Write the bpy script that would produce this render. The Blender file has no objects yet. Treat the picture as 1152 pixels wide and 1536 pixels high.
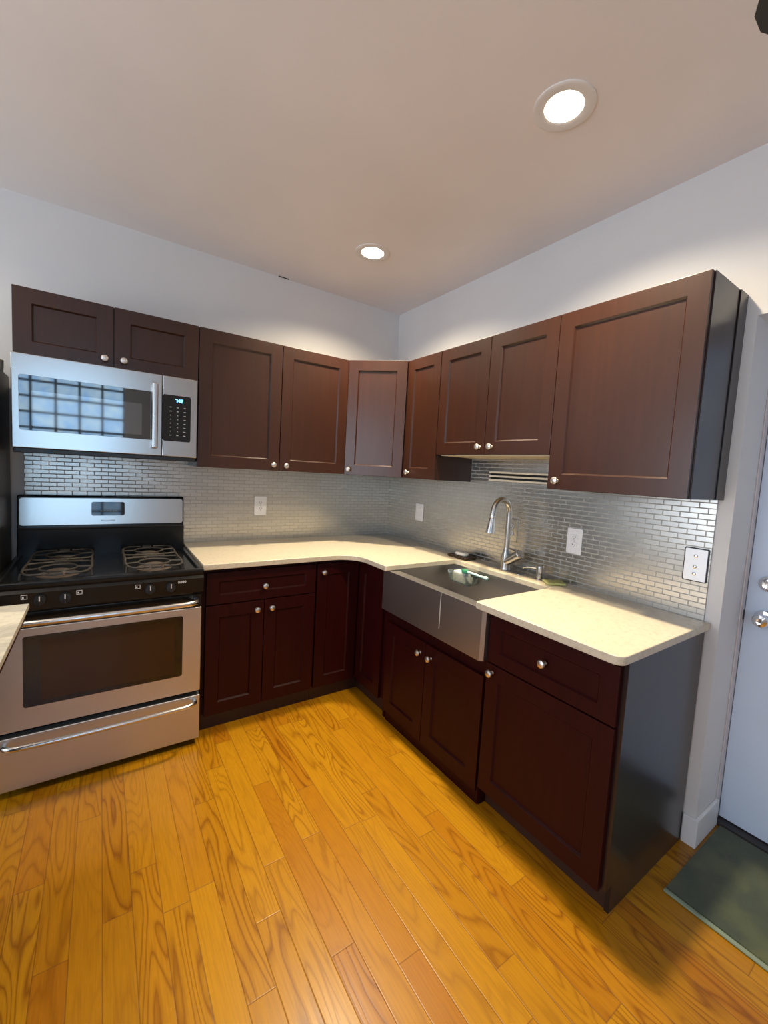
import bpy, bmesh, math, random
from mathutils import Matrix, Vector
random.seed(4)
SC = bpy.context.scene
COL = SC.collection
PI = math.pi

# ------------------------------------------------------------------ camera
YAW, PITCH, ROLL, FPX = 0.6113, -0.0811, 0.0581, 630.2
CX, CY = 591.57, 759.09
cam_d = bpy.data.cameras.new('camera'); cam = bpy.data.objects.new('camera', cam_d); COL.objects.link(cam)
cam_d.sensor_fit = 'HORIZONTAL'; cam_d.sensor_width = 36.0; cam_d.lens = FPX / 1152 * 36.0
cam_d.shift_x = -(CX - 576) / 1152; cam_d.shift_y = (CY - 768) / 1152
cam_d.clip_start = 0.05
_fw = Vector((math.sin(YAW) * math.cos(PITCH), math.cos(YAW) * math.cos(PITCH), math.sin(PITCH)))
_rt = Vector((math.cos(YAW), -math.sin(YAW), 0)); _up = _rt.cross(_fw)
_r2 = math.cos(ROLL) * _rt + math.sin(ROLL) * _up; _u2 = -math.sin(ROLL) * _rt + math.cos(ROLL) * _up
_m = Matrix((_r2, _u2, -_fw)).transposed().to_4x4(); _m.translation = Vector((-1.9605, -2.8775, 1.434))
cam.matrix_world = _m
SC.camera = cam

# ------------------------------------------------------------------ light levels
LAMP = 900.0                    # recessed lamp lens radiance
LAMP_COL = (1.0, 0.84, 0.60)
WIN = 2.9                       # daylight on the glazing
WIN2 = 4.2                      # softer daylight from the side window
SC.view_settings.view_transform = 'Standard'
SC.view_settings.look = 'None'
SC.view_settings.gamma = 1.0
SC.view_settings.use_curve_mapping = False
SC.view_settings.exposure = 0.42
w = bpy.data.worlds.new('world'); SC.world = w; w.use_nodes = True
w.node_tree.nodes['Background'].inputs[0].default_value = (0.5, 0.6, 0.75, 1)
w.node_tree.nodes['Background'].inputs[1].default_value = 0.3
SC.cycles.sample_clamp_indirect = 3.0
SC.cycles.caustics_reflective = False
SC.cycles.caustics_refractive = False
SC.cycles.blur_glossy = 0.6
SC.cycles.use_adaptive_sampling = False
SC.cycles.max_bounces = 10
SC.cycles.diffuse_bounces = 6

# ------------------------------------------------------------------ node helpers
class NT:
    def __init__(s, name):
        s.m = bpy.data.materials.new(name); s.m.use_nodes = True
        s.t = s.m.node_tree; s.b = s.t.nodes['Principled BSDF']
    def n(s, typ, **kw):
        nd = s.t.nodes.new(typ)
        for k, v in kw.items(): setattr(nd, k, v)
        return nd
    def put(s, sock, v):
        if hasattr(v, 'is_output') or isinstance(v, bpy.types.NodeSocket): s.t.links.new(v, sock)
        else: sock.default_value = v
    def math(s, op, a, b=None, c=None):
        nd = s.n('ShaderNodeMath', operation=op); s.put(nd.inputs[0], a)
        if b is not None: s.put(nd.inputs[1], b)
        if c is not None: s.put(nd.inputs[2], c)
        return nd.outputs[0]
    def xyz(s, coord='Object'):
        tc = s.n('ShaderNodeTexCoord'); sp = s.n('ShaderNodeSeparateXYZ'); s.t.links.new(tc.outputs[coord], sp.inputs[0])
        return sp.outputs
    def vec(s, x, y, z):
        nd = s.n('ShaderNodeCombineXYZ')
        for i, v in enumerate((x, y, z)): s.put(nd.inputs[i], v)
        return nd.outputs[0]
    def noise(s, v, scale=5, detail=2, rough=.5, dist=0):
        nd = s.n('ShaderNodeTexNoise'); s.t.links.new(v, nd.inputs['Vector'])
        nd.inputs['Scale'].default_value = scale; nd.inputs['Detail'].default_value = detail
        nd.inputs['Roughness'].default_value = rough; nd.inputs['Distortion'].default_value = dist
        return nd.outputs['Fac']
    def ramp(s, f, stops):
        nd = s.n('ShaderNodeValToRGB'); s.t.links.new(f, nd.inputs[0]); e = nd.color_ramp.elements
        while len(e) < len(stops): e.new(0.5)
        for el, (p, c) in zip(e, stops):
            el.position = p; el.color = (c[0], c[1], c[2], 1) if not isinstance(c, (int, float)) else (c, c, c, 1)
        return nd.outputs[0]
    def mix(s, f, a, b, mode='MIX'):
        nd = s.n('ShaderNodeMix', data_type='RGBA', blend_type=mode)
        s.put(nd.inputs[0], f)
        for i, v in ((6, a), (7, b)):
            if isinstance(v, tuple): nd.inputs[i].default_value = (*v[:3], 1)
            else: s.t.links.new(v, nd.inputs[i])
        return nd.outputs[2]
    def bump(s, h, strength=.2, dist=.002):
        nd = s.n('ShaderNodeBump'); s.t.links.new(h, nd.inputs['Height'])
        nd.inputs['Strength'].default_value = strength; nd.inputs['Distance'].default_value = dist
        s.t.links.new(nd.outputs[0], s.b.inputs['Normal'])
    def set(s, **kw):
        names = dict(col='Base Color', rough='Roughness', metal='Metallic', spec='Specular IOR Level', coat='Coat Weight',
                     coatr='Coat Roughness', ior='IOR', trans='Transmission Weight', alpha='Alpha', emc='Emission Color', ems='Emission Strength',
                     sheen='Sheen Weight', aniso='Anisotropic')
        for k, v in kw.items():
            so = s.b.inputs[names[k]]
            if isinstance(v, tuple): so.default_value = (*v[:3], 1)
            else: s.put(so, v)
        return s

def plain(name, col, rough=.5, metal=0., **kw):
    return NT(name).set(col=col, rough=rough, metal=metal, **kw).m

def m_paint(name, col, rough=.6, amp=.04, bump=.05):
    t = NT(name); x = t.xyz(); v = t.vec(x[0], x[1], x[2])
    f = t.noise(v, 1.3, 3)
    c2 = tuple(max(0, c * (1 - amp)) for c in col); c1 = tuple(min(1, c * (1 + amp)) for c in col)
    t.set(col=t.ramp(f, [(.3, c2), (.7, c1)]), rough=rough)
    t.bump(t.noise(v, 160, 2), bump, .001)
    return t.m

def m_cabinet(name, col, rough=.36, coat=.28, spec=.38):
    t = NT(name); x = t.xyz()
    g = t.noise(t.vec(t.math('MULTIPLY', x[0], 42), t.math('MULTIPLY', x[1], 42), t.math('MULTIPLY', x[2], 2.5)), 1, 4, .6)
    b = t.noise(t.vec(t.math('MULTIPLY', x[0], 4), t.math('MULTIPLY', x[1], 4), t.math('MULTIPLY', x[2], 1.5)), 1, 2)
    c = t.ramp(g, [(.25, tuple(k * .72 for k in col)), (.75, tuple(k * 1.25 for k in col))])
    c = t.mix(t.math('MULTIPLY', b, .5), c, tuple(k * .7 for k in col))
    t.set(col=c, rough=rough, coat=coat, coatr=.22, spec=spec)
    t.bump(g, .04, .001)
    return t.m

def m_steel(name, col=(.60, .59, .57), rough=.24, axis=0, bump=.006):
    t = NT(name); x = t.xyz()
    k = [400, 400, 400]; k[axis] = 3
    f = t.noise(t.vec(*[t.math('MULTIPLY', x[i], k[i]) for i in range(3)]), 1, 3, .6)
    sm = t.noise(t.vec(x[0], x[1], x[2]), 6, 3, .6)
    t.set(col=t.ramp(f, [(.2, tuple(c * .94 for c in col)), (.8, col)]), metal=1.0,
          rough=t.math('ADD', t.math('MULTIPLY', f, .06), t.math('ADD', t.math('MULTIPLY', sm, .04), rough - .05)))
    t.bump(f, bump, .0005)
    return t.m

def m_floor():
    t = NT('oak_planks'); x = t.xyz()
    W, L = .079, .78
    u = t.math('DIVIDE', t.math('ADD', x[0], 7.013), W); row = t.math('FLOOR', u); fu = t.math('FRACT', u)
    wn = t.n('ShaderNodeTexWhiteNoise', noise_dimensions='1D'); t.put(wn.inputs['W'], row)
    v = t.math('DIVIDE', t.math('ADD', t.math('ADD', x[1], 9), t.math('MULTIPLY', wn.outputs[0], 5.3)), L)
    colm = t.math('FLOOR', v); fv = t.math('FRACT', v)
    w2 = t.n('ShaderNodeTexWhiteNoise', noise_dimensions='2D'); t.put(w2.inputs['Vector'], t.vec(row, colm, 0))
    sp = t.n('ShaderNodeSeparateColor'); t.t.links.new(w2.outputs['Color'], sp.inputs[0])
    r1, r2, r3 = sp.outputs[0], sp.outputs[1], sp.outputs[2]
    # cathedral grain: contour lines of a noise field stretched along the board
    field = t.noise(t.vec(t.math('MULTIPLY', x[0], 11.0), t.math('MULTIPLY', x[1], 1.5), t.math('MULTIPLY', r1, 61.0)), 1, 1.2, .45, .15)
    wob = t.noise(t.vec(t.math('MULTIPLY', x[0], 60), t.math('MULTIPLY', x[1], 9), r2), 1, 2)
    ph = t.math('ADD', t.math('MULTIPLY', field, t.math('ADD', 9.0, t.math('MULTIPLY', r2, 9.0))), t.math('MULTIPLY', wob, .35))
    ring = t.math('FRACT', ph)
    line = t.ramp(ring, [(0.0, .95), (.10, .45), (.35, 0.0), (.80, .08), (1.0, .9)])
    fib = t.noise(t.vec(t.math('MULTIPLY', x[0], 230), t.math('MULTIPLY', x[1], 7), r3), 1, 3, .65)
    base = t.ramp(r3, [(0.0, (.395, .168, .004)), (.45, (.42, .190, .0045)), (.85, (.455, .212, .0055)), (1.0, (.365, .138, .0036))])
    dark = t.mix(1.0, base, (.46, .33, .25), 'MULTIPLY')
    amt = t.math('MULTIPLY', line, t.math('ADD', .12, t.math('MULTIPLY', r1, .88)))
    c = t.mix(amt, base, dark)
    c = t.mix(t.math('MULTIPLY', t.ramp(fib, [(.42, 0.0), (.75, 1.0)]), .38), c, dark)
    gx = t.math('MINIMUM', fu, t.math('SUBTRACT', 1.0, fu)); gy = t.math('MULTIPLY', t.math('MINIMUM', fv, t.math('SUBTRACT', 1.0, fv)), L / W)
    gap = t.ramp(t.math('MINIMUM', gx, gy), [(0.0, 1.0), (.014, .55), (.03, 0.0)])
    c = t.mix(t.math('MULTIPLY', gap, .72), c, (.13, .045, .008))
    t.set(col=c, rough=t.math('ADD', .22, t.math('MULTIPLY', fib, .16)), spec=.38, coat=.05, coatr=.16)
    t.bump(t.math('ADD', t.math('MULTIPLY', gap, -1.0), t.math('MULTIPLY', amt, -.25)), .25, .0015)
    return t.m

def m_tile(axis):
    t = NT('metal_brick_tile'); x = t.xyz()
    br = t.n('ShaderNodeTexBrick'); t.put(br.inputs['Vector'], t.vec(x[axis], t.math('SUBTRACT', x[2], .918), 0))
    br.offset = .5; br.offset_frequency = 2; br.squash = 1
    for k, vv in (('Scale', 1.0), ('Mortar Size', .0025), ('Mortar Smooth', .25), ('Bias', 0.0), ('Brick Width', .065), ('Row Height', .0222)):
        br.inputs[k].default_value = vv
    br.inputs['Color1'].default_value = (0, 0, 0, 1); br.inputs['Color2'].default_value = (1, 1, 1, 1); br.inputs['Mortar'].default_value = (.5, .5, .5, 1)
    fac = br.outputs['Fac']
    rnd = t.n('ShaderNodeSeparateColor'); t.t.links.new(br.outputs['Color'], rnd.inputs[0]); r = rnd.outputs[0]
    f = t.noise(t.vec(t.math('MULTIPLY', x[axis], 25), 0, t.math('MULTIPLY', x[2], 900)), 1, 3, .6)
    steel = t.mix(r, (.54, .525, .485), (.60, .58, .535))
    c = t.mix(fac, steel, (.40, .395, .37))
    t.set(col=c, metal=t.math('SUBTRACT', 1.0, fac), rough=t.math('ADD', t.math('ADD', .27, t.math('MULTIPLY', r, .01)), t.math('ADD', t.math('MULTIPLY', f, .03), t.math('MULTIPLY', fac, .3))))
    t.bump(t.math('MULTIPLY', fac, -1.0), .10, .0006)
    return t.m

def m_quartz(name, col, vein=None):
    t = NT(name); x = t.xyz(); v = t.vec(x[0], x[1], x[2])
    f = t.noise(v, 55, 4, .7); g = t.noise(v, 5, 5, .65, .6)
    c = t.ramp(f, [(.30, tuple(k * .80 for k in col)), (.48, col), (.75, tuple(min(1, k * 1.07) for k in col))])
    if vein:
        c = t.mix(t.ramp(g, [(.40, 0.0), (.5, .75), (.60, 0.0)]), c, vein)
    sp = t.noise(v, 190, 1)
    c = t.mix(t.ramp(sp, [(.72, 0.0), (.80, .5)]), c, tuple(k * .45 for k in col))
    t.set(col=c, rough=.3, spec=.5)
    return t.m

def m_mat():
    t = NT('green_pile'); x = t.xyz(); v = t.vec(x[0], x[1], x[2])
    f = t.noise(v, 420, 3, .7); g = t.noise(v, 4, 4, .6)
    c = t.ramp(f, [(.25, (.009, .018, .008)), (.75, (.052, .080, .032))])
    c = t.mix(t.ramp(g, [(.45, 0.0), (.65, .65)]), c, (.13, .14, .04))
    t.set(col=c, rough=.95, sheen=.3); t.bump(f, .8, .004)
    return t.m

def m_emit(name, col, strength):
    m = NT(name).set(col=(0, 0, 0), emc=col, ems=strength, rough=.4).m
    m.cycles.emission_sampling = 'NONE'
    return m

def m_glassblock(name, k, c0=(.30, .58, 1.0), c1=(.60, .84, 1.0)):
    t = NT(name); x = t.xyz()
    f = t.noise(t.vec(x[0], x[1], x[2]), 9, 3, .6, .4)
    c = t.mix(t.ramp(f, [(.3, 0.0), (.7, 1.0)]), c0, c1)
    t.set(col=(.05, .06, .07), emc=c, ems=k, rough=.15)
    t.m.cycles.emission_sampling = 'FRONT'
    return t.m

M = {
 'wall': m_paint('wall_paint', (.70, .695, .685), .55),
 'ceiling': m_paint('ceiling_paint', (.86, .815, .785), .45),
 'white_trim': m_paint('white_trim_paint', (.80, .80, .80), .35),
 'jamb': m_paint('jamb_paint', (.62, .57, .57), .45),
 'door_paint': m_paint('door_paint', (.60, .70, .84), .32, .06),
 'floor': m_floor(),
 'tile_a': m_tile(0), 'tile_r': m_tile(1),
 'cab': m_cabinet('cherry_stain', (.036, .0105, .0040)),
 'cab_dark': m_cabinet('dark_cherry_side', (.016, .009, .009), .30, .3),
 'cab_base': m_cabinet('cherry_stain_base', (.026, .0016, .0020), .45, .0, .18),
 'toe': plain('dark_toe_board', (.035, .012, .008), .5),
 'maple': m_paint('maple_underside', (.74, .62, .42), .5),
 'nickel': plain('satin_nickel', (.78, .75, .71), .36, 1.0),
 'steel': m_steel('brushed_steel'),
 'steel_oven': m_steel('brushed_oven_steel', (.60, .60, .62), .40), 'steel_dark': m_steel('brushed_sink_steel', (.50, .475, .455), .38),
 'steel_plate': plain('satin_plate', (.80, .82, .85), .5, .8), 'steel_v': m_steel('brushed_steel_handle', (.72, .70, .67), .22),
 'faucet': plain('brushed_nickel_faucet', (.46, .44, .41), .28, 1.0),
 'drip': plain('dried_drip', (.75, .72, .66), .5, .3), 'chrome': plain('chrome', (.80, .82, .85), .08, 1.0),
 'black_enamel': plain('black_enamel', (.006, .006, .006), .22, 0, spec=.35),
 'black_plastic': plain('black_plastic', (.010, .010, .011), .35),
 'black_glass': plain('black_glass', (.004, .004, .005), .04, 0, ior=1.6), 'mirror_glass': plain('reflective_black_glass', (.004, .004, .005), .03, 0, ior=2.2),
 'smoked_glass': plain('smoked_inner_glass', (.030, .034, .042), .04, 0, ior=2.6),
 'oven_glass': plain('oven_inner_glass', (.030, .012, .006), .14),
 'cast_iron': plain('worn_cast_iron', (.055, .048, .040), .5, .1),
 'burner': plain('burner_cap', (.10, .075, .06), .6, .1),
 'quartz': m_quartz('cream_quartz', (.62, .545, .41)),
 'marble': m_quartz('veined_marble', (.72, .68, .56), (.38, .36, .31)),
 'white_plastic': plain('white_plastic', (.82, .82, .84), .3),
 'slot': plain('dark_slot', (.02, .02, .02), .6),
 'grey_mark': plain('grey_print', (.35, .36, .36), .5),
 'white_mark': plain('white_print', (.7, .7, .7), .5),
 'led': m_emit('blue_digits', (.12, .50, 1.0), 6.0),
 'lens': m_emit('lamp_lens', (1.0, .93, .80), 9.0),
 'lamp_trim': plain('lamp_trim', (.80, .78, .74), .4),
 'glass_day': m_glassblock('daylit_glass', WIN), 'glass_soft': m_glassblock('curtained_daylit_glass', WIN2, (.70, .82, 1.0), (.82, .90, 1.0)),
 'muntin': plain('grey_muntin', (.10, .13, .17), .5),
 'mat': m_mat(), 'mat_edge': plain('mat_binding', (.22, .27, .19), .9),
 'threshold': plain('dark_threshold', (.025, .018, .018), .5),
 'fridge': plain('black_fridge_enamel', (.020, .020, .020), .35),
 'fan': plain('dark_fan_blade', (.030, .032, .030), .55),
 'cream': plain('cream_ceramic', (.70, .66, .54), .35),
 'sponge_y': m_paint('yellow_sponge', (.52, .52, .20), .9, .1, .8),
 'sponge_w': m_paint('white_sponge', (.78, .80, .72), .9, .05, .8),
 'soap': plain('white_soap', (.85, .81, .72), .4),
 'dish': plain('dark_brown_dish', (.040, .018, .007), .45),
 'green': plain('green_plastic', (.05, .30, .16), .4),
 'aqua': plain('pale_aqua_plastic', (.55, .80, .70), .35),
 'clear': NT('clear_plastic').set(col=(.90, .97, .93), rough=.08, trans=.92, ior=1.25).m,
 'rail': plain('cream_rail', (.80, .73, .58), .35),
 'shadow_gap': plain('dark_crack', (.05, .04, .03), .8),
}

# ------------------------------------------------------------------ mesh helpers
def merge(bm, tmp):
    me = bpy.data.meshes.new('tmp'); tmp.to_mesh(me); tmp.free(); bm.from_mesh(me); bpy.data.meshes.remove(me)
def box(bm, x0, x1, y0, y1, z0, z1, bev=0.0, seg=2):
    t = bmesh.new(); bmesh.ops.create_cube(t, size=1)
    for v in t.verts:
        v.co = Vector(((x0 + x1) / 2 + v.co.x * (x1 - x0), (y0 + y1) / 2 + v.co.y * (y1 - y0), (z0 + z1) / 2 + v.co.z * (z1 - z0)))
    if bev > 0: bmesh.ops.bevel(t, geom=t.edges[:], offset=bev, segments=seg, affect='EDGES', profile=.5)
    merge(bm, t); return bm
def prism(bm, pts, axis, a, b, bev=0.0, seg=2):
    """closed 2D outline swept along axis: axis z -> (x,y), axis y -> (x,z), axis x -> (y,z)"""
    t = bmesh.new()
    def P(p, h): return {'z': (p[0], p[1], h), 'y': (p[0], h, p[1]), 'x': (h, p[0], p[1])}[axis]
    lo = [t.verts.new(P(p, a)) for p in pts]; hi = [t.verts.new(P(p, b)) for p in pts]
    n = len(pts); f1 = t.faces.new(lo); f2 = t.faces.new(hi)
    for i in range(n): t.faces.new((lo[i], lo[(i + 1) % n], hi[(i + 1) % n], hi[i]))
    bmesh.ops.recalc_face_normals(t, faces=t.faces[:])
    if bev > 0:
        ed = [e for f in (f1, f2) for e in f.edges]
        bmesh.ops.bevel(t, geom=ed, offset=bev, segments=seg, affect='EDGES', profile=.5)
    merge(bm, t); return bm
def rrect(x0, x1, z0, z1, r, n=5):
    out = []
    for cx, cz, a0 in ((x1 - r, z1 - r, 0), (x0 + r, z1 - r, 90), (x0 + r, z0 + r, 180), (x1 - r, z0 + r, 270)):
        for i in range(n + 1):
            a = math.radians(a0 + 90 * i / n); out.append((cx + r * math.cos(a), cz + r * math.sin(a)))
    return out
def basis(d):
    d = Vector(d).normalized(); h = Vector((0, 0, 1)) if abs(d.z) < .9 else Vector((1, 0, 0))
    a = d.cross(h).normalized(); return d, a, d.cross(a).normalized()
def lathe(bm, c, d, prof, n=24, sq=(1, 1)):
    """profile of (radius, distance along d)"""
    d, a, b = basis(d); c = Vector(c); t = bmesh.new(); rings = []
    for r, h in prof:
        rings.append([t.verts.new(c + d * h + (a * math.cos(2 * PI * i / n) * sq[0] + b * math.sin(2 * PI * i / n) * sq[1]) * max(r, 1e-5)) for i in range(n)])
    for p, q in zip(rings, rings[1:]):
        for i in range(n): t.faces.new((p[i], p[(i + 1) % n], q[(i + 1) % n], q[i]))
    t.faces.new(rings[0]); t.faces.new(rings[-1])
    bmesh.ops.remove_doubles(t, verts=t.verts[:], dist=2e-5)
    bmesh.ops.recalc_face_normals(t, faces=t.faces[:])
    merge(bm, t); return bm
def tube(bm, pts, r, n=12, closed=False):
    pts = [Vector(p) for p in pts]; R = r if isinstance(r, (list, tuple)) else [r] * len(pts)
    t = bmesh.new(); rings = []; m = len(pts)
    _, a, b = basis(pts[1] - pts[0])
    for i, p in enumerate(pts):
        if closed: d = (pts[(i + 1) % m] - pts[i - 1]).normalized()
        else: d = (pts[min(i + 1, m - 1)] - pts[max(i - 1, 0)]).normalized()
        a = (a - d * a.dot(d)).normalized(); b = d.cross(a).normalized()
        rings.append([t.verts.new(p + (a * math.cos(2 * PI * k / n) + b * math.sin(2 * PI * k / n)) * R[i]) for k in range(n)])
    prs = list(zip(rings, rings[1:])) + ([(rings[-1], rings[0])] if closed else [])
    for p, q in prs:
        for i in range(n): t.faces.new((p[i], p[(i + 1) % n], q[(i + 1) % n], q[i]))
    if not closed: t.faces.new(rings[0]); t.faces.new(rings[-1])
    bmesh.ops.recalc_face_normals(t, faces=t.faces[:])
    merge(bm, t); return bm
def smooth_path(pts, k=6):
    pts = [Vector(p) for p in pts]; out = []
    for i in range(len(pts) - 1):
        p0, p1, p2, p3 = pts[max(i - 1, 0)], pts[i], pts[i + 1], pts[min(i + 2, len(pts) - 1)]
        for j in range(k):
            s = j / k
            out.append(.5 * (2 * p1 + (p2 - p0) * s + (2 * p0 - 5 * p1 + 4 * p2 - p3) * s * s + (3 * p1 - p0 - 3 * p2 + p3) * s ** 3))
    out.append(pts[-1]); return out
def shaker(bm, x0, x1, z0, z1, yf, th=.02, rail=.066, rec=.009, railz=None):
    """door slab with front at y=yf (towards -y) and a recessed flat panel with a small bead"""
    rz = railz or rail
    t = bmesh.new()
    box(t, x0, x1, yf, yf + th, z0, z1, .0018, 2)
    f = min(t.faces, key=lambda q: (round(q.calc_center_median().y, 5), -q.calc_area()))
    a = [t.verts.new((X, Y, Z)) for X, Y, Z in ()]
    bmesh.ops.delete(t, geom=[f], context='FACES_ONLY')
    ob = [(v.co.x, v.co.z, v) for v in f.verts] if f.is_valid else None
    # outer loop = boundary verts
    lo = [v for v in t.verts if any(e.is_boundary for e in v.link_edges)]
    def corner(sx, sz): return max(lo, key=lambda v: sx * v.co.x + sz * v.co.z)
    o = [corner(-1, -1), corner(1, -1), corner(1, 1), corner(-1, 1)]
    def ring(dx, dz, y): return [t.verts.new(p) for p in ((x0 + dx, y, z0 + dz), (x1 - dx, y, z0 + dz), (x1 - dx, y, z1 - dz), (x0 + dx, y, z1 - dz))]
    r1 = ring(rail, rz, yf); r2 = ring(rail + .0012, rz + .0012, yf + .0012); r3 = ring(rail + .0065, rz + .0065, yf + rec)
    for p, q in ((o, r1), (r1, r2), (r2, r3)):
        for i in range(4): t.faces.new((p[i], p[(i + 1) % 4], q[(i + 1) % 4], q[i]))
    t.faces.new(r3)
    bmesh.ops.recalc_face_normals(t, faces=t.faces[:])
    merge(bm, t); return bm

FA = Matrix.Identity(4)                                  # back wall: x right, y into the wall
FR = Matrix.Rotation(-PI / 2, 4, 'Z')                    # right wall: local x runs along world -y
FD = Matrix.Translation((-.4575, -.4575, 0)) @ Matrix.Rotation(-PI / 4, 4, 'Z')   # diagonal corner front

def tag(o, label, cat, group=None):
    o['label'] = label; o['category'] = cat
    if group: o['group'] = group
    return o
def thing(name, label, cat, o=(0, 0, 0), F=FA, group=None):
    e = bpy.data.objects.new(name, None); COL.objects.link(e); e.empty_display_size = .1
    e.matrix_world = F @ Matrix.Translation(o)
    e['_'] = 0; del e['_']
    tag(e, label, cat, group); ROOT[e.name] = (e.matrix_world.copy(), F); return e
ROOT = {}
def finish(name, bm, mat, F, inv, parent=None):
    bm.transform(inv @ F)
    bmesh.ops.recalc_face_normals(bm, faces=bm.faces[:])
    me = bpy.data.meshes.new(name); bm.to_mesh(me); bm.free()
    for p in me.polygons: p.use_smooth = True
    me.set_sharp_from_angle(angle=math.radians(32))
    for m in (mat if isinstance(mat, list) else [mat]): me.materials.append(m)
    o = bpy.data.objects.new(name, me); COL.objects.link(o)
    wn = o.modifiers.new('weighted_normal', 'WEIGHTED_NORMAL'); wn.mode = 'FACE_AREA'; wn.weight = 100; wn.keep_sharp = True
    if parent: o.parent = parent
    return o
def root_of(o):
    while o.parent: o = o.parent
    return o
def part(name, bm, mat, parent, F=None, label=None):
    r = root_of(parent); mw, f0 = ROOT[r.name]
    o = finish(name, bm, mat, F or f0, mw.inverted(), parent)
    if label: o['label'] = label
    return o
def solid(name, bm, mat, label, cat, F=FA, group=None):
    """a thing that is one mesh: origin put at its base centre"""
    bm.transform(F)
    xs = [v.co for v in bm.verts]
    o0 = Vector(((min(v.x for v in xs) + max(v.x for v in xs)) / 2, (min(v.y for v in xs) + max(v.y for v in xs)) / 2, min(v.z for v in xs)))
    o = finish(name, bm, mat, Matrix.Identity(4), Matrix.Translation(-o0)); o.location = o0
    ROOT[o.name] = (Matrix.Translation(o0), FA)
    return tag(o, label, cat, group)
def struct(name, bm, mat):
    o = finish(name, bm, mat, FA, Matrix.Identity(4)); o['kind'] = 'structure'
    ROOT[o.name] = (Matrix.Identity(4), FA); return o
NB = bmesh.new

# ------------------------------------------------------------------ the room
H = 2.686
XL, YR = -4.6, -5.0
AY0, AY1, AZ = -2.313, -3.26, 2.079          # door alcove in the right wall
struct('floor', box(NB(), XL - .1, .5, YR - .1, .1, -.08, 0), M['floor'])
cb = box(NB(), XL - .1, .5, YR - .1, .1, H, H + .1)
LAMPS = [(-.689, -1.918), (-.678, -.681), (-2.76, -1.92), (-2.76, -.69)]
def cut_round_holes(bm, holes, r):
    me = bpy.data.meshes.new('tmp_slab'); bm.to_mesh(me); bm.free(); a = bpy.data.objects.new('tmp_slab', me); COL.objects.link(a)
    c = NB()
    for x, y in holes: lathe(c, (x, y, H - .05), (0, 0, 1), [(r, 0), (r, .3)], 48)
    mc = bpy.data.meshes.new('tmp_cut'); c.to_mesh(mc); c.free(); b_ = bpy.data.objects.new('tmp_cut', mc); COL.objects.link(b_)
    md = a.modifiers.new('cut', 'BOOLEAN'); md.object = b_; md.operation = 'DIFFERENCE'; md.solver = 'EXACT'
    g = bpy.context.evaluated_depsgraph_get(); out = bpy.data.meshes.new_from_object(a.evaluated_get(g))
    n_ = NB(); n_.from_mesh(out)
    for o_ in (a, b_): bpy.data.objects.remove(o_)
    return n_
ceil = struct('ceiling', cut_round_holes(cb, LAMPS, .064), M['ceiling'])
part('crack', box(NB(), -.995, -.925, -.012, -.006, H - .004, H + .002), M['shadow_gap'], ceil)
struct('wall_back', box(NB(), XL - .1, .45, 0, .1, 0, H), M['wall'])
wr = NB()
box(wr, 0, .34, AY0, 0, 0, H); box(wr, 0, .34, AY1, AY0, AZ, H); box(wr, 0, .34, YR - .1, AY1, 0, H)
bmesh.ops.remove_doubles(wr, verts=wr.verts[:], dist=1e-5)
struct('wall_right', wr, M['wall'])
# rear wall with its glazed opening
WX0, WX1, WZ0, WZ1 = -2.95, -1.70, .95, 2.52
wb = NB()
box(wb, XL - .1, WX0, YR - .1, YR, 0, H); box(wb, WX1, .34, YR - .1, YR, 0, H)
box(wb, WX0, WX1, YR - .1, YR, 0, WZ0); box(wb, WX0, WX1, YR - .1, YR, WZ1, H)
struct('wall_rear', wb, M['wall'])
# left wall with a second window
LY0, LY1, LZ0, LZ1 = -3.5, -.55, .45, 2.35
wl = NB()
box(wl, XL - .1, XL, YR, LY0, 0, H); box(wl, XL - .1, XL, LY1, 0, 0, H)
box(wl, XL - .1, XL, LY0, LY1, 0, LZ0); box(wl, XL - .1, XL, LY0, LY1, LZ1, H)
struct('wall_left', wl, M['wall'])
def window_rear():
    g = struct('window_1', box(NB(), WX0, WX1, YR - .07, YR - .05, WZ0, WZ1), M['glass_day'])
    f = NB(); nx, nz = 5, 8
    for i in range(nx + 1):
        x = WX0 + (WX1 - WX0) * i / nx; box(f, x - .014, x + .014, YR - .05, YR - .02, WZ0, WZ1)
    for i in range(nz + 1):
        z = WZ0 + (WZ1 - WZ0) * i / nz; box(f, WX0, WX1, YR - .05, YR - .021, z - .014, z + .014)
    part('window_frame', f, M['muntin'], g)
window_rear()
def window_left():
    g = struct('window_2', box(NB(), XL - .07, XL - .05, LY0, LY1, LZ0, LZ1), M['glass_soft'])
    f = NB()
    for i in range(4):
        y = LY0 + (LY1 - LY0) * i / 3; box(f, XL - .05, XL - .01, y - .03, y + .03, LZ0, LZ1)
    for z in (LZ0, (LZ0 + LZ1) / 2, LZ1): box(f, XL - .05, XL - .011, LY0, LY1, z - .03, z + .03)
    part('window_frame', f, M['white_trim'], g)
window_left()
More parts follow.
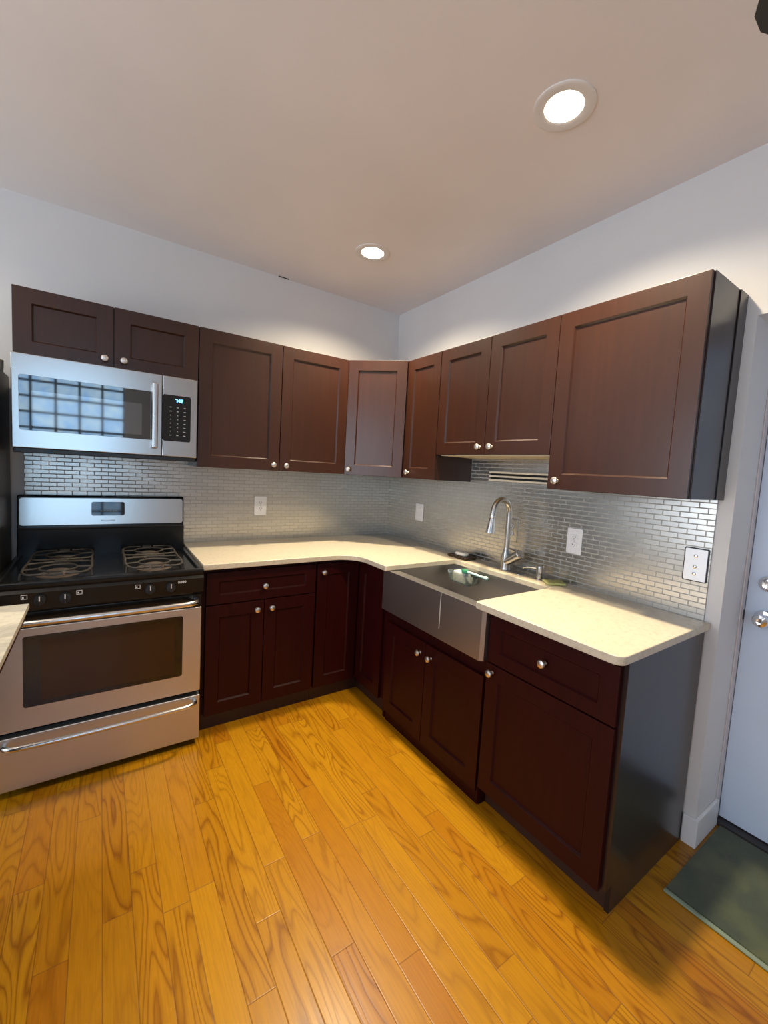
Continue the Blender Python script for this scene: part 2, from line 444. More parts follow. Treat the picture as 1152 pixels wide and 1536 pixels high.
# door in the alcove
DX = .255
d = struct('door_1', box(NB(), DX, DX + .045, AY1 + .02, AY0 - .006, .022, AZ - .02, .002), M['door_paint'])
k = lathe(NB(), (DX, -2.385, 1.07), (-1, 0, 0), [(.034, 0), (.034, .005), (.030, .012), (.022, .014), (.020, .018), (0, .018)], 28)
db = part('deadbolt', k, M['chrome'], d)
part('thumb_turn', prism(NB(), rrect(-2.385 - .006, -2.385 + .006, 1.052, 1.088, .005), 'x', DX - .036, DX - .016, .002), M['chrome'], db)
k = lathe(NB(), (DX, -2.385, .925), (-1, 0, 0), [(.036, 0), (.036, .004), (.031, .011), (.014, .015), (.012, .030), (.020, .036), (.0275, .046), (.0285, .056), (.024, .066), (.012, .070), (.010, .069), (0, .069)], 30)
part('door_knob', k, M['chrome'], d)
j = NB()
box(j, .212, .252, AY0 - .0055, AY0, 0, AZ, .002); box(j, .212, .252, AY1, AY1 + .018, 0, AZ, .002); box(j, .212, .252, AY1 + .018, AY0 - .018, AZ - .018, AZ, .002)
tr = struct('trim_1', j, M['jamb'])
part('strike_plate', box(NB(), .238, .2535, AY0 - .007, AY0 - .005, .905, .945), M['slot'], tr)
struct('trim_2', box(NB(), .215, .34, AY1 + .005, AY0 - .005, 0, .018, .003), M['threshold'])
# baseboard wraps the wall end next to the cabinet
bo = [(-.014, -2.276), (-.014, AY0 - .014), (.212, AY0 - .014), (.212, AY0), (0, AY0), (0, -2.276)]
struct('baseboard_right', prism(NB(), bo, 'z', 0, .118, .004), M['white_trim'])

# ------------------------------------------------------------------ tiled backsplash
TA = .008
b = box(NB(), -2.287, -TA, -TA, -.0005, .60, 1.46)
solid('backsplash', b, M['tile_a'], 'metallic mini brick tile backsplash on the wall behind the stove', 'backsplash')
b = NB(); box(b, -TA, -.0005, -2.262, 0, .888, 1.42); box(b, -TA, -.0005, -1.73, -.90, 1.42, 1.56)
solid('backsplash', b, M['tile_r'], 'metallic mini brick tile backsplash on the wall behind the sink faucet', 'backsplash')

# ------------------------------------------------------------------ cabinets
T, B = 2.159, 1.398
def knob(parent, x, z, yf, F=None):
    k = lathe(NB(), (x, yf, z), (0, -1, 0), [(.0085, 0), (.0075, .002), (.0055, .006), (.0055, .012), (.0115, .015), (.0155, .019), (.0160, .022), (.0140, .0265), (.008, .029), (0, .0295)], 20)
    return part('knob', k, M['nickel'], parent, F)
def door(parent, x0, x1, z0, z1, yf, kx, kz, mat='cab', name='door', F=None, rail=.066, railz=None):
    dd = part(name, shaker(NB(), x0, x1, z0, z1, yf, rail=rail, railz=railz), M[mat], parent, F)
    if kx is not None: knob(dd, kx, kz, yf, F)
    return dd
UG = 'dark cherry wall cabinets'
def upper(label, x0, x1, z0, z1, F, doors, yb=-.302, under=None):
    c = thing('wall_cabinet', label, 'cabinet', ((x0 + x1) / 2, 0, z0), F, UG)
    part('cabinet_body', box(NB(), x0, x1, yb, -.001, z0, z1, .001), M['cab'], c)
    for a, e, kx, kz in doors: door(c, a, e, z0 + .001, z1 - .001, yb - .02, kx, kz)
    if under: part('underside', box(NB(), x0 + .012, x1 - .012, yb + .015, -.009, z0 - .004, z0 + .0), M['maple'], c, label='pale wood underside')
    return c
upper('short dark cherry two-door wall cabinet directly above the microwave', -2.2866, -1.526, 1.8575, T, FA,
      [(-2.2856, -1.9125, -1.948, 1.902), (-1.9085, -1.528, -1.869, 1.904)])
upper('wide dark cherry two-door wall cabinet between the microwave and the corner', -1.5235, -.601, B, T, FA,
      [(-1.5225, -1.0585, -1.098, 1.435), (-1.0545, -.603, -1.018, 1.433)])
upper('narrow single-door wall cabinet right of the corner cabinet', .601, .929, B, T, FR, [(.603, .927, .662, 1.437)], -.296)
upper('shorter two-door wall cabinet above the sink with a pale underside', .9305, 1.7135, 1.5504, T, FR,
      [(.9315, 1.3145, 1.283, 1.592), (1.3185, 1.7125, 1.366, 1.592)], -.296, True)
c = upper('large single-door wall cabinet at the right end above the counter', 1.715, 2.272, B, T, FR, [(1.716, 2.270, 1.763, 1.437)], -.296)
sp = NB(); box(sp, 2.272, 2.2745, -.296, -.001, B, T); box(sp, 2.2745, 2.279, -.075, -.001, B, T, .001)
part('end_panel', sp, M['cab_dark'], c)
# diagonal corner cabinet
c = thing('wall_cabinet', 'diagonal corner wall cabinet with a single narrow door', 'cabinet', (0, .25, B), FD, UG)
pent = [(-.001, -.001), (-.6, -.001), (-.6, -.301), (-.301, -.6), (-.001, -.6)]
part('cabinet_body', prism(NB(), pent, 'z', B, T, .001), M['cab'], c, FA)
hw = (.6 - .315) / math.sqrt(2)
door(c, -hw + .004, hw - .004, B + .001, T - .001, -.012, -hw + .035, B + .036)

# base cabinets ------------------------------------------------------
BG = 'dark cherry base cabinets'
ZB, ZT = .10, .886
yb, yf = -.600, -.620
c = thing('base_cabinet', 'dark cherry base cabinet with drawer and two doors right of the stove', 'cabinet', (-1.22, -.3, 0), FA, BG)
part('cabinet_body', box(NB(), -1.536, -.912, yb, -.012, ZB, ZT, .001), M['cab_base'], c)
part('toe_kick', box(NB(), -1.536, -.912, -.572, -.556, 0, ZB), M['toe'], c)
door(c, -1.520, -.917, .694, .862, yf, -1.220, .770, 'cab_base', 'drawer', rail=.062, railz=.048)
door(c, -1.520, -1.2205, .094, .688, yf, -1.260, .641, 'cab_base')
door(c, -1.2165, -.917, .094, .688, yf, -1.179, .641, 'cab_base')
c = thing('base_cabinet', 'corner base cabinet with two tall folding doors meeting in the inner corner', 'cabinet', (-.45, -.45, 0), FA, BG)
L = [(-.911, -.012), (-.911, yb), (yb, yb), (yb, -.934), (-.012, -.934), (-.012, -.012)]
part('cabinet_body', prism(NB(), L, 'z', ZB, ZT, .001), M['cab_base'], c)
L2 = [(-.911, -.562), (-.911, -.574), (-.572, -.574), (-.572, -.934), (-.56, -.934), (-.56, -.562)]
part('toe_kick', prism(NB(), L2, 'z', 0, ZB), M['toe'], c)
door(c, -.905, -.623, .094, .862, yf, -.868, .812, 'cab_base')
door(c, .623, .905, .094, .862, yf, None, None, 'cab_base', F=FR)
c = thing('base_cabinet', 'base cabinet with two short doors under the steel apron sink', 'cabinet', (1.32, -.3, 0), FR, BG)
sb = NB(); box(sb, .936, .956, yb, -.012, 0, .655); box(sb, 1.692, 1.710, yb, -.012, 0, .655); box(sb, .956, 1.692, yb, -.012, .09, .11)
box(sb, .956, 1.692, yb, yb + .02, .57, .655); box(sb, .956, 1.692, -.03, -.012, .11, .655)
part('cabinet_body', sb, M['cab_base'], c)
part('toe_kick', box(NB(), .972, 1.706, -.606, -.601, 0, .09), M['cab_base'], c)
door(c, .960, 1.3085, .062, .584, yf, 1.270, .523, 'cab_base')
door(c, 1.3125, 1.700, .062, .584, yf, 1.354, .523, 'cab_base')
c = thing('base_cabinet', 'base cabinet with one drawer and one large door at the right end', 'cabinet', (2.0, -.3, 0), FR, BG)
part('cabinet_body', box(NB(), 1.7125, 2.256, yb, -.012, ZB, ZT, .001), M['cab_base'], c)
part('toe_kick', box(NB(), 1.7125, 2.256, -.560, -.545, 0, ZB), M['toe'], c)
prof = [(-.012, 0), (-.012, ZT), (yb, ZT), (yb, ZB), (-.566, ZB), (-.566, 0)]
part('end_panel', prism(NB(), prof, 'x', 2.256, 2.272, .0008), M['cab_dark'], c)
door(c, 1.7135, 2.255, .662, .862, yf, 1.986, .765, 'cab_base', 'drawer', rail=.062, railz=.05)
door(c, 1.7135, 2.255, .094, .656, yf, 1.745, .622, 'cab_base')

# worktop -----------------------------------------------------------
def arc(cx, cy, r, a0, a1, n=8):
    return [(cx + r * math.cos(math.radians(a0 + (a1 - a0) * i / n)), cy + r * math.sin(math.radians(a0 + (a1 - a0) * i / n))) for i in range(n + 1)]
FX, FY = -.682, -.660
cut0, cut1, cutx = -1.005, -1.680, -.167
wt = [(-.009, -.009), (-1.543, -.009), (-1.543, FY)]
wt += arc(FX - .14, FY - .14, .14, 90, 0)
wt += arc(FX + .012, cut0 + .012, .012, 180, 270, 4) + [(cutx, cut0), (cutx, cut1)] + arc(FX + .012, cut1 - .012, .012, 90, 180, 4)
wt += arc(FX + .035, -2.286 + .035, .035, 180, 270) + [(-.009, -2.286)]
solid('countertop', prism(NB(), wt, 'z', .888, .918, .004, 3), M['quartz'], 'cream quartz worktop running along both walls around the sink', 'countertop')

# apron sink ---------------------------------------------------------
s = thing('farmhouse_sink', 'stainless steel apron-front sink set into the cream worktop', 'sink', (1.32, -.4, .66), FR)
u0, u1 = .937, 1.7105
b = prism(NB(), [(u0, -.603), (u0, -.640), (u0 + .012, -.655), (u1 - .012, -.655), (u1, -.640), (u1, -.603)], 'z', .660, .8865, .002)
part('apron', b, M['steel_dark'], s)
part('drip_mark', box(NB(), 1.436, 1.4395, -.6555, -.6548, .712, .880), M['drip'], s, label='pale dried drip streak')
b = NB()
box(b, u0 + .02, u1 - .02, -.603, -.597, .69, .8862); box(b, u0 + .02, u1 - .02, -.150, -.144, .69, .8862)
box(b, u0 + .02, u0 + .026, -.597, -.150, .69, .8862); box(b, u1 - .026, u1 - .02, -.597, -.150, .69, .8862)
box(b, u0 + .02, u1 - .02, -.603, -.144, .684, .690)
part('basin', b, M['steel_dark'], s)
lathe_b = lathe(NB(), (1.32, -.33, .690), (0, 0, 1), [(.055, 0), (.055, .003), (.045, .003), (.040, .001), (0, .001)], 28)
part('drain', lathe_b, M['chrome'], s)

# faucet -------------------------------------------------------------
f = thing('kitchen_faucet', 'tall brushed nickel gooseneck faucet with pull-down head behind the sink', 'faucet', (1.335, -.095, .918), FR)
ux, uy = 1.335, -.095
part('deck_plate', prism(NB(), [(ux + p[0], uy + p[1]) for p in rrect(-.135, .135, -.030, .030, .0295, 8)], 'z', .918, .925, .002), M['faucet'], f)
part('faucet_body', lathe(NB(), (ux, uy, .925), (0, 0, 1), [(.028, 0), (.028, .006), (.0255, .012), (.0245, .06), (.023, .09), (.016, .112), (.0145, .125)], 26), M['faucet'], f)
rr = .066
path = [(ux, uy, 1.03), (ux, uy, 1.12), (ux, uy, 1.19), (ux, uy, 1.243)]
for a in range(15, 176, 16): path.append((ux, uy - rr + rr * math.cos(math.radians(a)), 1.243 + rr * 1.12 * math.sin(math.radians(a))))
path.append((ux, uy - 2 * rr - .004, 1.228))
part('spout', tube(NB(), path, .0150, 16), M['faucet'], f)
dr = Vector((0, -.012, -.10)).normalized()
part('spray_head', lathe(NB(), (ux, uy - 2 * rr - .003, 1.232), dr, [(.0135, 0), (.0155, .003), (.0155, .012), (.0140, .014), (.0150, .02), (.0185, .05), (.0235, .088), (.0240, .098), (.0205, .100), (0, .100)], 24), M['steel_v'], f)
hb = lathe(NB(), (ux, uy, .965), (.80, -.05, .52), [(.023, 0), (.0245, .05), (.0245, .085), (.0255, .09), (.0270, .098), (.0270, .116), (.023, .122), (0, .123)], 24)
hd = part('handle', hb, M['faucet'], f)
part('lever', tube(NB(), smooth_path([(ux + .085, uy - .01, 1.035), (ux + .082, uy - .03, 1.050), (ux + .076, uy - .075, 1.062)]), [.006] * 6 + [.0055] * 4 + [.005] * 3, 10), M['faucet'], hd)

dsp = thing('soap_dispenser', 'small chrome soap dispenser pump beside the faucet', 'soap dispenser', (1.555, -.085, .918), FR)
part('pump_body', lathe(NB(), (1.555, -.085, .918), (0, 0, 1), [(.025, 0), (.025, .004), (.017, .008), (.0165, .03), (.0195, .034), (.0200, .066), (.017, .073), (0, .074)], 24), M['faucet'], dsp)
part('nozzle', tube(NB(), smooth_path([(1.555, -.085, .972), (1.52, -.092, .975), (1.475, -.100, .968), (1.462, -.102, .960)]), .0055, 10), M['chrome'], dsp)

bm = prism(NB(), [(1.585, -.10), (1.650, -.145), (1.700, -.070), (1.640, -.020)], 'z', .9185, .931, .004)
solid('sponge', bm, M['sponge_y'], 'flat yellow-green sponge on the worktop beside the soap dispenser', 'sponge', FR)
# soap dish with a bar of soap
ds = thing('soap_dish', 'dark brown slatted soap dish behind the left end of the sink', 'soap dish', (.985, -.095, .918), FR)
b = NB()
for i in range(7): box(b, .905 + i * .0245, .923 + i * .0245, -.142, -.048, .926, .935, .001)
part('slats', b, M['dish'], ds)
b = NB(); box(b, .905, 1.070, -.136, -.122, .9185, .926); box(b, .905, 1.070, -.068, -.054, .9185, .926)
part('runners', b, M['dish'], ds)
b = prism(NB(), [(.987 + p[0], -.095 + p[1]) for p in rrect(-.048, .048, -.026, .026, .025, 6)], 'z', .9355, .9555, .007, 3)
solid('soap_bar', b, M['soap'], 'white bar of soap lying on the dark brown dish', 'soap', FR)
# caddy hanging on the basin's back wall
cd = thing('sink_caddy', 'clear plastic caddy stuck to the back wall of the sink', 'caddy', (1.11, -.20, .80), FR)
b = NB()
y0, y1 = -.245, -.153
def taper(bm, pts_lo, pts_hi):
    t = bmesh.new(); lo = [t.verts.new(p) for p in pts_lo]; hi = [t.verts.new(p) for p in pts_hi]; n = len(lo)
    t.faces.new(lo)
    for i in range(n): t.faces.new((lo[i], lo[(i + 1) % n], hi[(i + 1) % n], hi[i]))
    bmesh.ops.solidify(t, geom=t.faces[:], thickness=.0022)
    merge(bm, t)
lo = [(p[0], p[1], .802) for p in rrect(1.035, 1.195, y0 + .012, y1, .018, 4)]
hi = [(p[0], p[1], .862) for p in rrect(1.015, 1.215, y0, y1 + .0005, .022, 4)]
taper(b, lo, hi)
part('tub', b, M['clear'], cd)
b = prism(NB(), rrect(1.055, 1.155, -.228, -.170, .012), 'z', .806, .868, .006)
sw = solid('sponge', b, M['sponge_w'], 'white sponge standing in the clear caddy inside the sink', 'sponge', FR)
br = thing('dish_brush', 'dish brush with a pale aqua handle lying across the clear caddy', 'brush', (1.2, -.20, .868), FR)
part('handle', tube(NB(), smooth_path([(1.165, -.215, .880), (1.20, -.205, .876), (1.25, -.195, .871), (1.275, -.19, .869)]), [.0075] * 19, 10), M['aqua'], br)
part('grip_end', lathe(NB(), (1.270, -.191, .8695), (.98, .2, -.05), [(.0075, 0), (.0105, .008), (.0115, .018), (.008, .027), (0, .030)], 14), M['aqua'], br)
part('brush_head', prism(NB(), rrect(1.125, 1.168, -.232, -.198, .012), 'z', .870, .890, .004), M['green'], br)

# wall plates --------------------------------------------------------
def receptacle(parent, x, z, F):
    b = prism(NB(), rrect(x - .0165, x + .0165, z - .014, z + .014, .010, 5), 'y', -TA - .0085, -TA - .004)
    r = part('receptacle', b, M['white_plastic'], parent, F)
    b = NB(); box(b, x - .008, x - .0055, -TA - .0090, -TA - .008, z - .002, z + .007); box(b, x + .0055, x + .008, -TA - .0090, -TA - .008, z - .002, z + .006)
    lathe(b, (x, -TA - .008, z - .008), (0, -1, 0), [(.0028, 0), (.0028, .001), (0, .001)], 10)
    part('slots', b, M['slot'], r, F)
def outlet(label, x, z, F, mat='white_plastic', hw=.041, hh=.064, cover=True, group='wall outlets'):
    p = thing('wall_outlet', label, 'outlet', (x, -TA, z - hh), F, group)
    part('cover_plate', prism(NB(), rrect(x - hw, x + hw, z - hh, z + hh, .005), 'y', -TA - .006, -TA - .0005, .002), M[mat], p)
    for dz in (.020, -.020): receptacle(p, x, z + dz, F)
    part('screw', lathe(NB(), (x, -TA - .006, z), (0, -1, 0), [(.0035, 0), (.003, .001), (0, .0012)], 12), M['nickel'], p)
    return p
outlet('white outlet on the back wall below the wide two-door wall cabinet', -1.069, 1.152, FA)
outlet('outlet with a steel cover plate just behind the faucet', 1.292, 1.140, FR, 'steel')
outlet('white outlet on the right wall between the faucet and the steel switch plate', 1.687, 1.140, FR)
p = thing('wall_plate', 'plain white switch plate on the right wall near the corner', 'switch', (.430, -TA, 1.08), FR)
part('cover_plate', prism(NB(), rrect(.382, .474, 1.081, 1.209, .005), 'y', -TA - .006, -TA - .0005, .002), M['white_plastic'], p)
part('rocker', prism(NB(), rrect(.411, .445, 1.112, 1.178, .003), 'y', -TA - .0095, -TA - .004, .002), M['white_plastic'], p)
p = thing('wall_plate', 'silver plate with small push buttons at the right edge of the tile', 'switch', (2.215, -TA, 1.07), FR)
part('rim', prism(NB(), rrect(2.172, 2.258, 1.066, 1.202, .006), 'y', -TA - .003, -TA - .0005, .001), M['black_plastic'], p)
part('cover_plate', prism(NB(), rrect(2.176, 2.254, 1.070, 1.198, .005), 'y', -TA - .008, -TA - .003, .002), M['steel_plate'], p)
for dz in (.035, -.008, -.036):
    part('button', lathe(NB(), (2.215, -TA - .0075, 1.134 + dz), (0, -1, 0), [(.0075, 0), (.007, .004), (.004, .0055), (0, .0055)], 16), M['chrome'], p)

# knife rail under the sink cabinet
r = thing('wall_rail', 'twin cream rails on the tile under the shorter sink wall cabinet', 'rail', (1.38, -TA, 1.41), FR)
part('backing', box(NB(), 1.105, 1.690, -TA - .010, -TA - .0005, 1.415, 1.470), M['black_plastic'], r)
for z in (1.466, 1.443, 1.420): part('rail', box(NB(), 1.100, 1.695, -TA - .019, -TA - .006, z - .0055, z + .0055, .002), M['rail'], r)

# ------------------------------------------------------------------ microwave
mw = thing('microwave', 'stainless steel over-the-range microwave with black window above the stove', 'microwave', (-1.912, -.2, 1.42), FA)
X0, X1, Z0, Z1, YF = -2.283, -1.541, 1.446, 1.8555, -.40
part('housing', box(NB(), X0 + .002, X1 - .002, -.375, -.009, 1.424, Z1, .003), M['black_plastic'], mw)
XS = -1.7055
dm = part('door', box(NB(), X0, XS - .001, YF, -.376, Z0, Z1, .004, 3), M['steel'], mw)
g = part('window', prism(NB(), rrect(-2.258, -1.724, 1.524, 1.765, .010), 'y', YF - .0015, YF + .004, .0008), M['mirror_glass'], dm)
part('mesh_screen', prism(NB(), rrect(-2.215, -1.795, 1.545, 1.699, .003), 'y', YF - .0019, YF - .0010), M['smoked_glass'], g)
hx = -1.741
h = NB(); box(h, hx - .013, hx + .013, YF - .048, YF - .030, 1.482, 1.808, .006, 3)
for z in (1.512, 1.778): box(h, hx - .010, hx + .010, YF - .034, YF + .002, z - .014, z + .014, .003)
part('handle', h, M['steel_v'], dm, label='upright steel bar handle')
cp = part('control_panel', box(NB(), XS + .001, X1, YF, -.376, Z0, Z1, .004, 3), M['steel'], mw)
kp = part('keypad', prism(NB(), rrect(-1.704, -1.573, 1.526, 1.762, .009), 'y', YF - .0015, YF + .004, .0008), M['black_glass'], cp)
# clock digits (7:12) as seven segment bars
SEG = {'7': 'abc', '1': 'bc', '2': 'abged'}
def digit(bm, ch, x, z, s, y):
    wd, ht, t = s * .55, s, s * .16
    R = {'a': (0, wd, ht - t, ht), 'd': (0, wd, 0, t), 'g': (0, wd, ht / 2 - t / 2, ht / 2 + t / 2), 'f': (0, t, ht / 2, ht), 'e': (0, t, 0, ht / 2), 'b': (wd - t, wd, ht / 2, ht), 'c': (wd - t, wd, 0, ht / 2)}
    for c_ in SEG[ch]:
        a, b_, c0, c1 = R[c_]; box(bm, x + a, x + b_, y - .0006, y, z + c0, z + c1)
b = NB(); zz = 1.727; s_ = .016
digit(b, '7', -1.646, zz, s_, YF - .0015); digit(b, '1', -1.633, zz, s_, YF - .0015); digit(b, '2', -1.620, zz, s_, YF - .0015)
for q in (.004, .011): box(b, -1.6345, -1.6325, YF - .0021, YF - .0015, zz + q, zz + q + .002)
part('clock_display', b, M['led'], kp, label='glowing blue clock digits')
for i in range(8):
    for j_ in range(3):
        ww = .010 if i in (0, 1, 7) or j_ == 2 else .005
        xx = -1.668 + j_ * .033; z_ = 1.700 - i * .0205
        part('key_mark', box(NB(), xx - ww / 2, xx + ww / 2, YF - .0021, YF - .0015, z_ - .0018, z_ + .0018), M['grey_mark'], kp)
part('vent_grille', box(NB(), X0 + .01, X1 - .01, -.392, -.376, 1.426, 1.4455, .002), M['black_plastic'], mw)

# ------------------------------------------------------------------ stove
SX0, SX1 = -2.311, -1.549
st = thing('gas_stove', 'stainless steel and black freestanding gas stove with four burners', 'stove', (-1.93, -.35, 0), FA)
b = NB(); box(b, SX0 + .003, SX1 - .003, -.645, -.03, .03, .885, .002)
for x in (SX0 + .05, SX1 - .05):
    for y in (-.60, -.08): lathe(b, (x, y, 0), (0, 0, 1), [(.018, 0), (.018, .03)], 12)
part('body', b, M['black_enamel'], st)
# cooktop with raised lip
b = NB(); box(b, SX0, SX1, -.705, -.085, .880, .896, .003)
box(b, SX0, SX1, -.710, -.680, .884, .911, .006, 3); box(b, SX0, SX0 + .022, -.70, -.085, .884, .909, .005, 3); box(b, SX1 - .022, SX1, -.70, -.085, .884, .909, .005, 3)
ct = part('cooktop', b, M['black_enamel'], st)
for bx in (-2.117, -1.745):
    for by in (-.530, -.225):
        bb = lathe(NB(), (bx, by, .896), (0, 0, 1), [(.078, 0), (.072, .002), (.055, .0025), (.050, .010), (.044, .010), (.044, .013), (.040, .018), (.020, .0195), (0, .0195)], 30)
        part('burner', bb, M['burner'], st)
def grate(cx):
    b = NB(); zt = .924; hw, y0, y1 = .118, -.655, -.100; ym = (y0 + y1) / 2
    def loop(pts): tube(b, smooth_path(pts + [pts[0]], 5)[:-1], .0048, 8, closed=True)
    # two butterfly rings, fore and aft, joined at the middle bridge
    for sg, yc in ((1, -.225), (-1, -.530)):
        yo = yc + sg * .115; yi = ym + sg * .020
        for sx in (-1, 1):
            P = [(.020, yi), (.055, yi + sg * .012), (.095, yi + sg * .018), (hw, yi + sg * .045), (hw, yc + sg * .04), (hw - .02, yo - sg * .01), (.065, yo), (.030, yo - sg * .005)]
            tube(b, smooth_path([(cx + sx * p[0], p[1], zt) for p in P], 5), .0048, 8)
            tube(b, [(cx + sx * .066, yc, zt), (cx + sx * hw, yc + sg * .01, zt)], .0045, 8)
        tube(b, [(cx + .068 * math.cos(a * PI / 14), yc + .068 * math.sin(a * PI / 14), zt) for a in range(28)], .0045, 8, closed=True)
        box(b, cx - .022, cx + .022, yo - .012, yo + .010, zt - .006, zt + .004, .002)
    box(b, cx - .024, cx + .024, ym - .026, ym + .026, zt - .008, zt + .005, .003)
    for sx in (-1, 1):
        for yy in (y0 + .045, y1 - .045, ym - .05, ym + .05):
            tube(b, [(cx + sx * hw, yy, zt), (cx + sx * (hw + .004), yy, .8965)], .0048, 8)
        tube(b, [(cx + sx * hw, ym - .07, zt), (cx + sx * hw, ym + .07, zt)], .0045, 8)
    return b
for cx in (-2.117, -1.745): part('grate', grate(cx), M['cast_iron'], st)
# control panel and knobs
cpn = prism(NB(), [(-.645, .882), (-.706, .880), (-.716, .868), (-.712, .800), (-.700, .788), (-.645, .788)], 'x', SX0 + .001, SX1 - .001, .002)
cpn = part('control_panel', cpn, M['black_enamel'], st)
for kx in (-2.163, -2.082, -1.778, -1.695):
    kb = lathe(NB(), (kx, -.7135, .836), (0, -1, .05), [(.0225, 0), (.0215, .004), (.019, .018), (.018, .020), (0, .021)], 24)
    box(kb, kx - .0045, kx + .0045, -.742, -.728, .818, .857, .002)
    kk = part('knob', kb, M['black_plastic'], st)
    part('pointer', box(NB(), kx - .0018, kx + .0018, -.7432, -.7405, .838, .857), M['white_mark'], kk)
for lx in (-2.212, -2.036, -1.826):
    b = NB()
    for dx, dz, ww, hh in ((0, .008, .020, .0018), (0, -.008, .020, .0018), (-.009, 0, .0018, .016), (.009, 0, .0018, .016)):
        box(b, lx + dx - ww / 2, lx + dx + ww / 2, -.7158, -.713, .853 + dz - hh / 2, .853 + dz + hh / 2)
    box(b, lx - .006, lx - .001, -.7158, -.713, .848, .855)
    part('burner_symbol', b, M['white_mark'], cpn)
b = box(NB(), -1.664, -1.628, -.7158, -.713, .8545, .8575)
for i in range(4): box(b, -1.662 + i * .009, -1.657 + i * .009, -.7158, -.713, .850, .862)
part('burner_symbol', b, M['white_mark'], cpn)
# backguard
b = prism(NB(), [(-.012, .88), (-.095, .88), (-.095, .930), (-.082, .955), (-.082, 1.030), (-.070, 1.045), (-.058, 1.200), (-.050, 1.208), (-.012, 1.208)], 'x', SX0, SX1, .006)
bg = part('backguard', b, M['black_enamel'], st)
b = prism(NB(), rrect(-2.303, -1.556, 1.051, 1.196, .014), 'y', -.0735, -.060, .002)
TILT = Matrix.Translation((0, -.070, 1.045)) @ Matrix.Rotation(-math.radians(4.4), 4, 'X') @ Matrix.Translation((0, .070, -1.045))
b.transform(TILT)
bp = part('backguard_plate', b, M['steel'], bg, label='brushed steel plate')
b = prism(NB(), rrect(-2.005, -1.852, 1.100, 1.176, .010), 'y', -.0755, -.070, .001); b.transform(TILT)
cl = part('clock', b, M['black_glass'], bg)
b = NB()
for i in range(6): box(b, -1.965 + i * .014, -1.955 + i * .014, -.0762, -.0754, 1.124, 1.128)
b.transform(TILT)
part('display_marks', b, M['grey_mark'], cl)
fc = bpy.data.curves.new('brand_text', 'FONT'); fc.body = 'FRIGIDAIRE'; fc.size = .0125; fc.align_x = 'CENTER'; fc.extrude = .0003
fo = bpy.data.objects.new('brand_text', fc); COL.objects.link(fo)
dg = bpy.context.evaluated_depsgraph_get(); me = bpy.data.meshes.new_from_object(fo.evaluated_get(dg)); bpy.data.objects.remove(fo)
b = NB(); b.from_mesh(me); b.transform(TILT @ Matrix.Translation((-1.929, -.0738, 1.068)) @ Matrix.Rotation(PI / 2, 4, 'X'))
part('brand_lettering', b, plain('dark_print', (.10, .10, .10), .5), bp)
# oven door
od = part('oven_door', box(NB(), SX0 + .004, SX1 - .004, -.690, -.648, .287, .716, .004, 3), M['steel_oven'], st)
part('top_strip', box(NB(), SX0 + .004, SX1 - .004, -.688, -.648, .717, .782, .004), M['black_enamel'], od, label='black upper strip of the oven door')
g = part('window', prism(NB(), rrect(-2.222, -1.636, .381, .682, .010), 'y', -.6915, -.686, .0008), M['black_glass'], od)
part('inner_pane', prism(NB(), rrect(-2.165, -1.672, .402, .664, .004), 'y', -.6919, -.6910), M['oven_glass'], g)
def bar(x0, x1, z, ywall, yout, r):
    P = [(x0, ywall, z), (x0 + .004, (ywall + yout) / 2, z), (x0 + .03, yout + .006, z), (x0 + .09, yout, z)]
    Q = [(x0 + (x1 - x0) * i / 8, yout - .004 * math.sin(PI * i / 8), z) for i in range(2, 7)]
    return smooth_path(P + Q + [(x1 - (p[0] - x0), p[1], p[2]) for p in P[::-1]], 5)
part('handle', tube(NB(), bar(-2.283, -1.577, .752, -.688, -.742, .013), .0135, 14), M['steel_v'], od, label='curved steel bar handle')
dw = part('drawer', box(NB(), SX0 + .004, SX1 - .004, -.690, -.648, .036, .264, .004, 3), M['steel_oven'], st)
part('handle', tube(NB(), bar(-2.283, -1.577, .238, -.688, -.738, .010), .0105, 14), M['steel_v'], dw, label='curved steel bar handle')

# ------------------------------------------------------------------ ceiling lamps
def downlight(x, y, label, power=1.0):
    c = thing('recessed_light', label, 'ceiling light', (x, y, H - .010), FA, 'recessed ceiling lights')
    part('trim_ring', lathe(NB(), (x, y, H), (0, 0, -1), [(.0625, -.050), (.0625, .002), (.070, .006), (.092, .008), (.100, .004), (.100, .0005), (.0635, .0005), (.0635, -.050)], 48), M['lamp_trim'], c)
    part('lens', lathe(NB(), (x, y, H), (0, 0, -1), [(.0620, -.052), (.0620, -.046), (.056, -.040), (.040, -.036), (0, -.034)], 40), M['lens'], c, label='glowing lamp lens')
    ld = bpy.data.lights.new('lamp', 'AREA'); ld.shape = 'DISK'; ld.size = .108; ld.color = LAMP_COL; ld.spread = math.radians(140)
    ld.energy = LAMP * power * PI * PI * .054 ** 2
    lo = bpy.data.objects.new('lamp', ld); COL.objects.link(lo); lo.parent = c; lo.location = (0, 0, .010 + .0330)
    part('housing', lathe(NB(), (x, y, H), (0, 0, -1), [(.0636, -.098), (.0636, -.054), (0, -.053)], 32), M['black_plastic'], c)
downlight(-.689, -1.918, 'lit round recessed ceiling light nearest the camera, upper right')
downlight(-.678, -.681, 'lit round recessed ceiling light near the wall corner')
downlight(-2.76, -1.92, 'lit round recessed ceiling light above the stone topped counter at left', .22)
downlight(-2.76, -.69, 'lit round recessed ceiling light above the black refrigerator at left', .22)

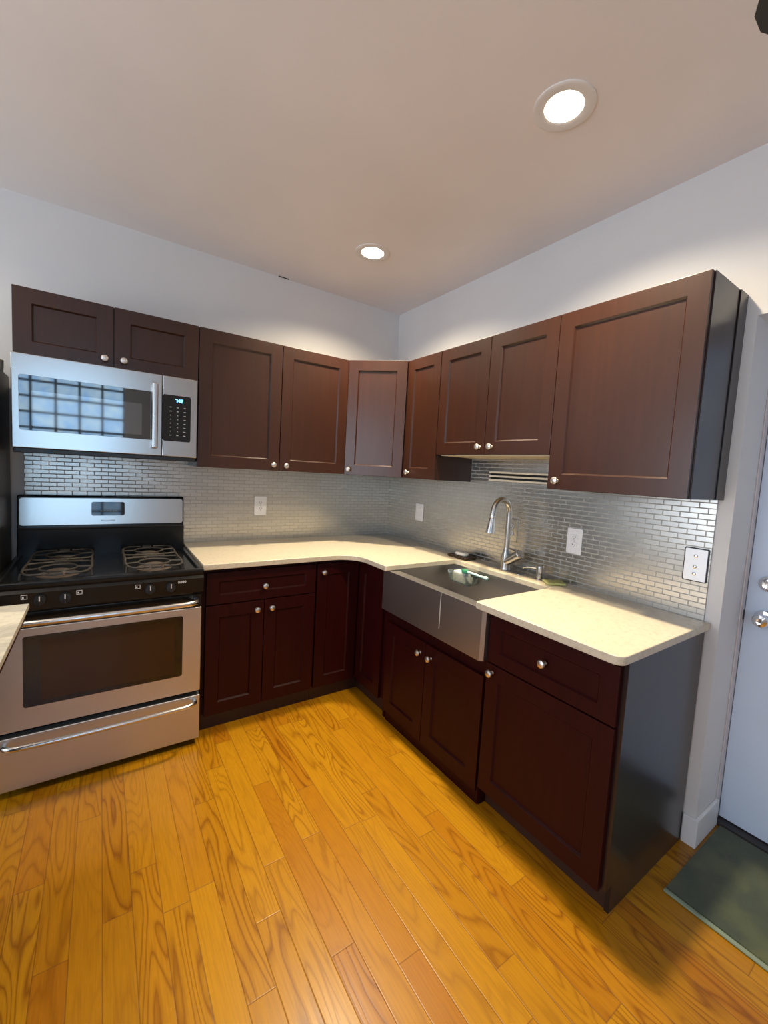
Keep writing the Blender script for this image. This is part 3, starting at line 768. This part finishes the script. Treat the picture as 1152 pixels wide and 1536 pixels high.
# ------------------------------------------------------------------ left edge: island counter, fridge
isl = thing('kitchen_island', 'counter with pale veined stone top at the left edge before the stove', 'counter', (-2.6, -1.45, 0), FA)
part('stone_top', prism(NB(), [(-3.0, -1.04), (-3.0, -1.83), (-2.161, -1.83), (-2.161, -1.04)], 'z', .899, .918, .003), M['marble'], isl)
part('top_rim', box(NB(), -2.99, -2.170, -1.82, -1.05, .868, .8985), M['cab_base'], isl)
part('cabinet_body', box(NB(), -2.95, -2.42, -1.76, -1.12, .09, .868), M['cab_base'], isl)
part('toe_kick', box(NB(), -2.90, -2.47, -1.72, -1.16, 0, .09), M['toe'], isl)
fr = thing('refrigerator', 'black refrigerator side seen at the left edge beside the microwave', 'refrigerator', (-2.70, -.36, 0), FA)
part('body', box(NB(), -3.06, -2.336, -.62, -.035, .02, 1.795, .006), M['fridge'], fr)
part('door', box(NB(), -3.06, -2.336, -.690, -.625, .10, 1.20, .012), M['fridge'], fr)
part('freezer_door', box(NB(), -3.06, -2.336, -.690, -.625, 1.212, 1.795, .012), M['fridge'], fr)
for z0, z1 in ((.75, 1.17), (1.24, 1.55)):
    b = box(NB(), -2.42, -2.395, -.740, -.722, z0, z1, .006)
    for z in (z0 + .03, z1 - .03): box(b, -2.417, -2.398, -.725, -.688, z - .012, z + .012, .003)
    part('handle', b, M['black_plastic'], fr)
part('base_grille', box(NB(), -3.05, -2.346, -.655, -.622, 0, .09), M['black_plastic'], fr)
bw = thing('canister', 'small cream canister standing on top of the black refrigerator', 'canister', (-2.375, -.10, 1.795), FA)
part('jar', lathe(NB(), (-2.378, -.12, 1.795), (0, 0, 1), [(.028, 0), (.034, .006), (.036, .045), (.034, .050)], 24), M['cream'], bw)
part('lid', lathe(NB(), (-2.378, -.12, 1.8455), (0, 0, 1), [(.036, 0), (.036, .008), (.030, .012), (0, .013)], 24), M['cream'], bw)

# ------------------------------------------------------------------ door mat, fan
mt = thing('door_mat', 'dark green pile mat on the wood floor in front of the door', 'mat', (-.05, -2.8, 0), FA)
part('pile', box(NB(), -.300, .212, -3.22, -2.338, .001, .012, .004), M['mat'], mt)
part('binding', box(NB(), -.316, -.300, -3.22, -2.336, .001, .010, .004), M['mat_edge'], mt, label='paler bound edge')
fn = thing('ceiling_fan', 'dark ceiling fan blade reaching into the top right corner', 'fan', (-.83, -3.10, H), FA)
fx, fy, fz = -.83, -3.10, 2.43
b = lathe(NB(), (fx, fy, H), (0, 0, -1), [(.070, 0), (.070, .03), (.03, .06), (.016, .07), (.016, .14), (.09, .16), (.115, .20), (.115, .27), (.06, .31), (0, .315)], 32)
part('motor', b, M['fan'], fn)
tip = Vector((-.815, -2.485, fz)); d0 = (tip - Vector((fx, fy, fz))); ln = d0.length; a0 = math.atan2(d0.y, d0.x)
for i in range(4):
    a = a0 + i * PI / 2
    o = [(.17, -.05), (ln - .08, -.068), (ln - .02, -.055), (ln, -.02), (ln, .02), (ln - .02, .055), (ln - .08, .068), (.17, .05)]
    R2 = Matrix.Translation((fx, fy, fz)) @ Matrix.Rotation(a, 4, 'Z') @ Matrix.Rotation(.18, 4, 'X')
    bl = prism(NB(), o, 'z', -.004, .004, .001); bl.transform(R2)
    blade = part('blade', bl, M['fan'], fn)
    ir = box(NB(), .10, .24, -.018, .018, -.009, -.004); ir.transform(R2)
    part('blade_arm', ir, M['fan'], blade)
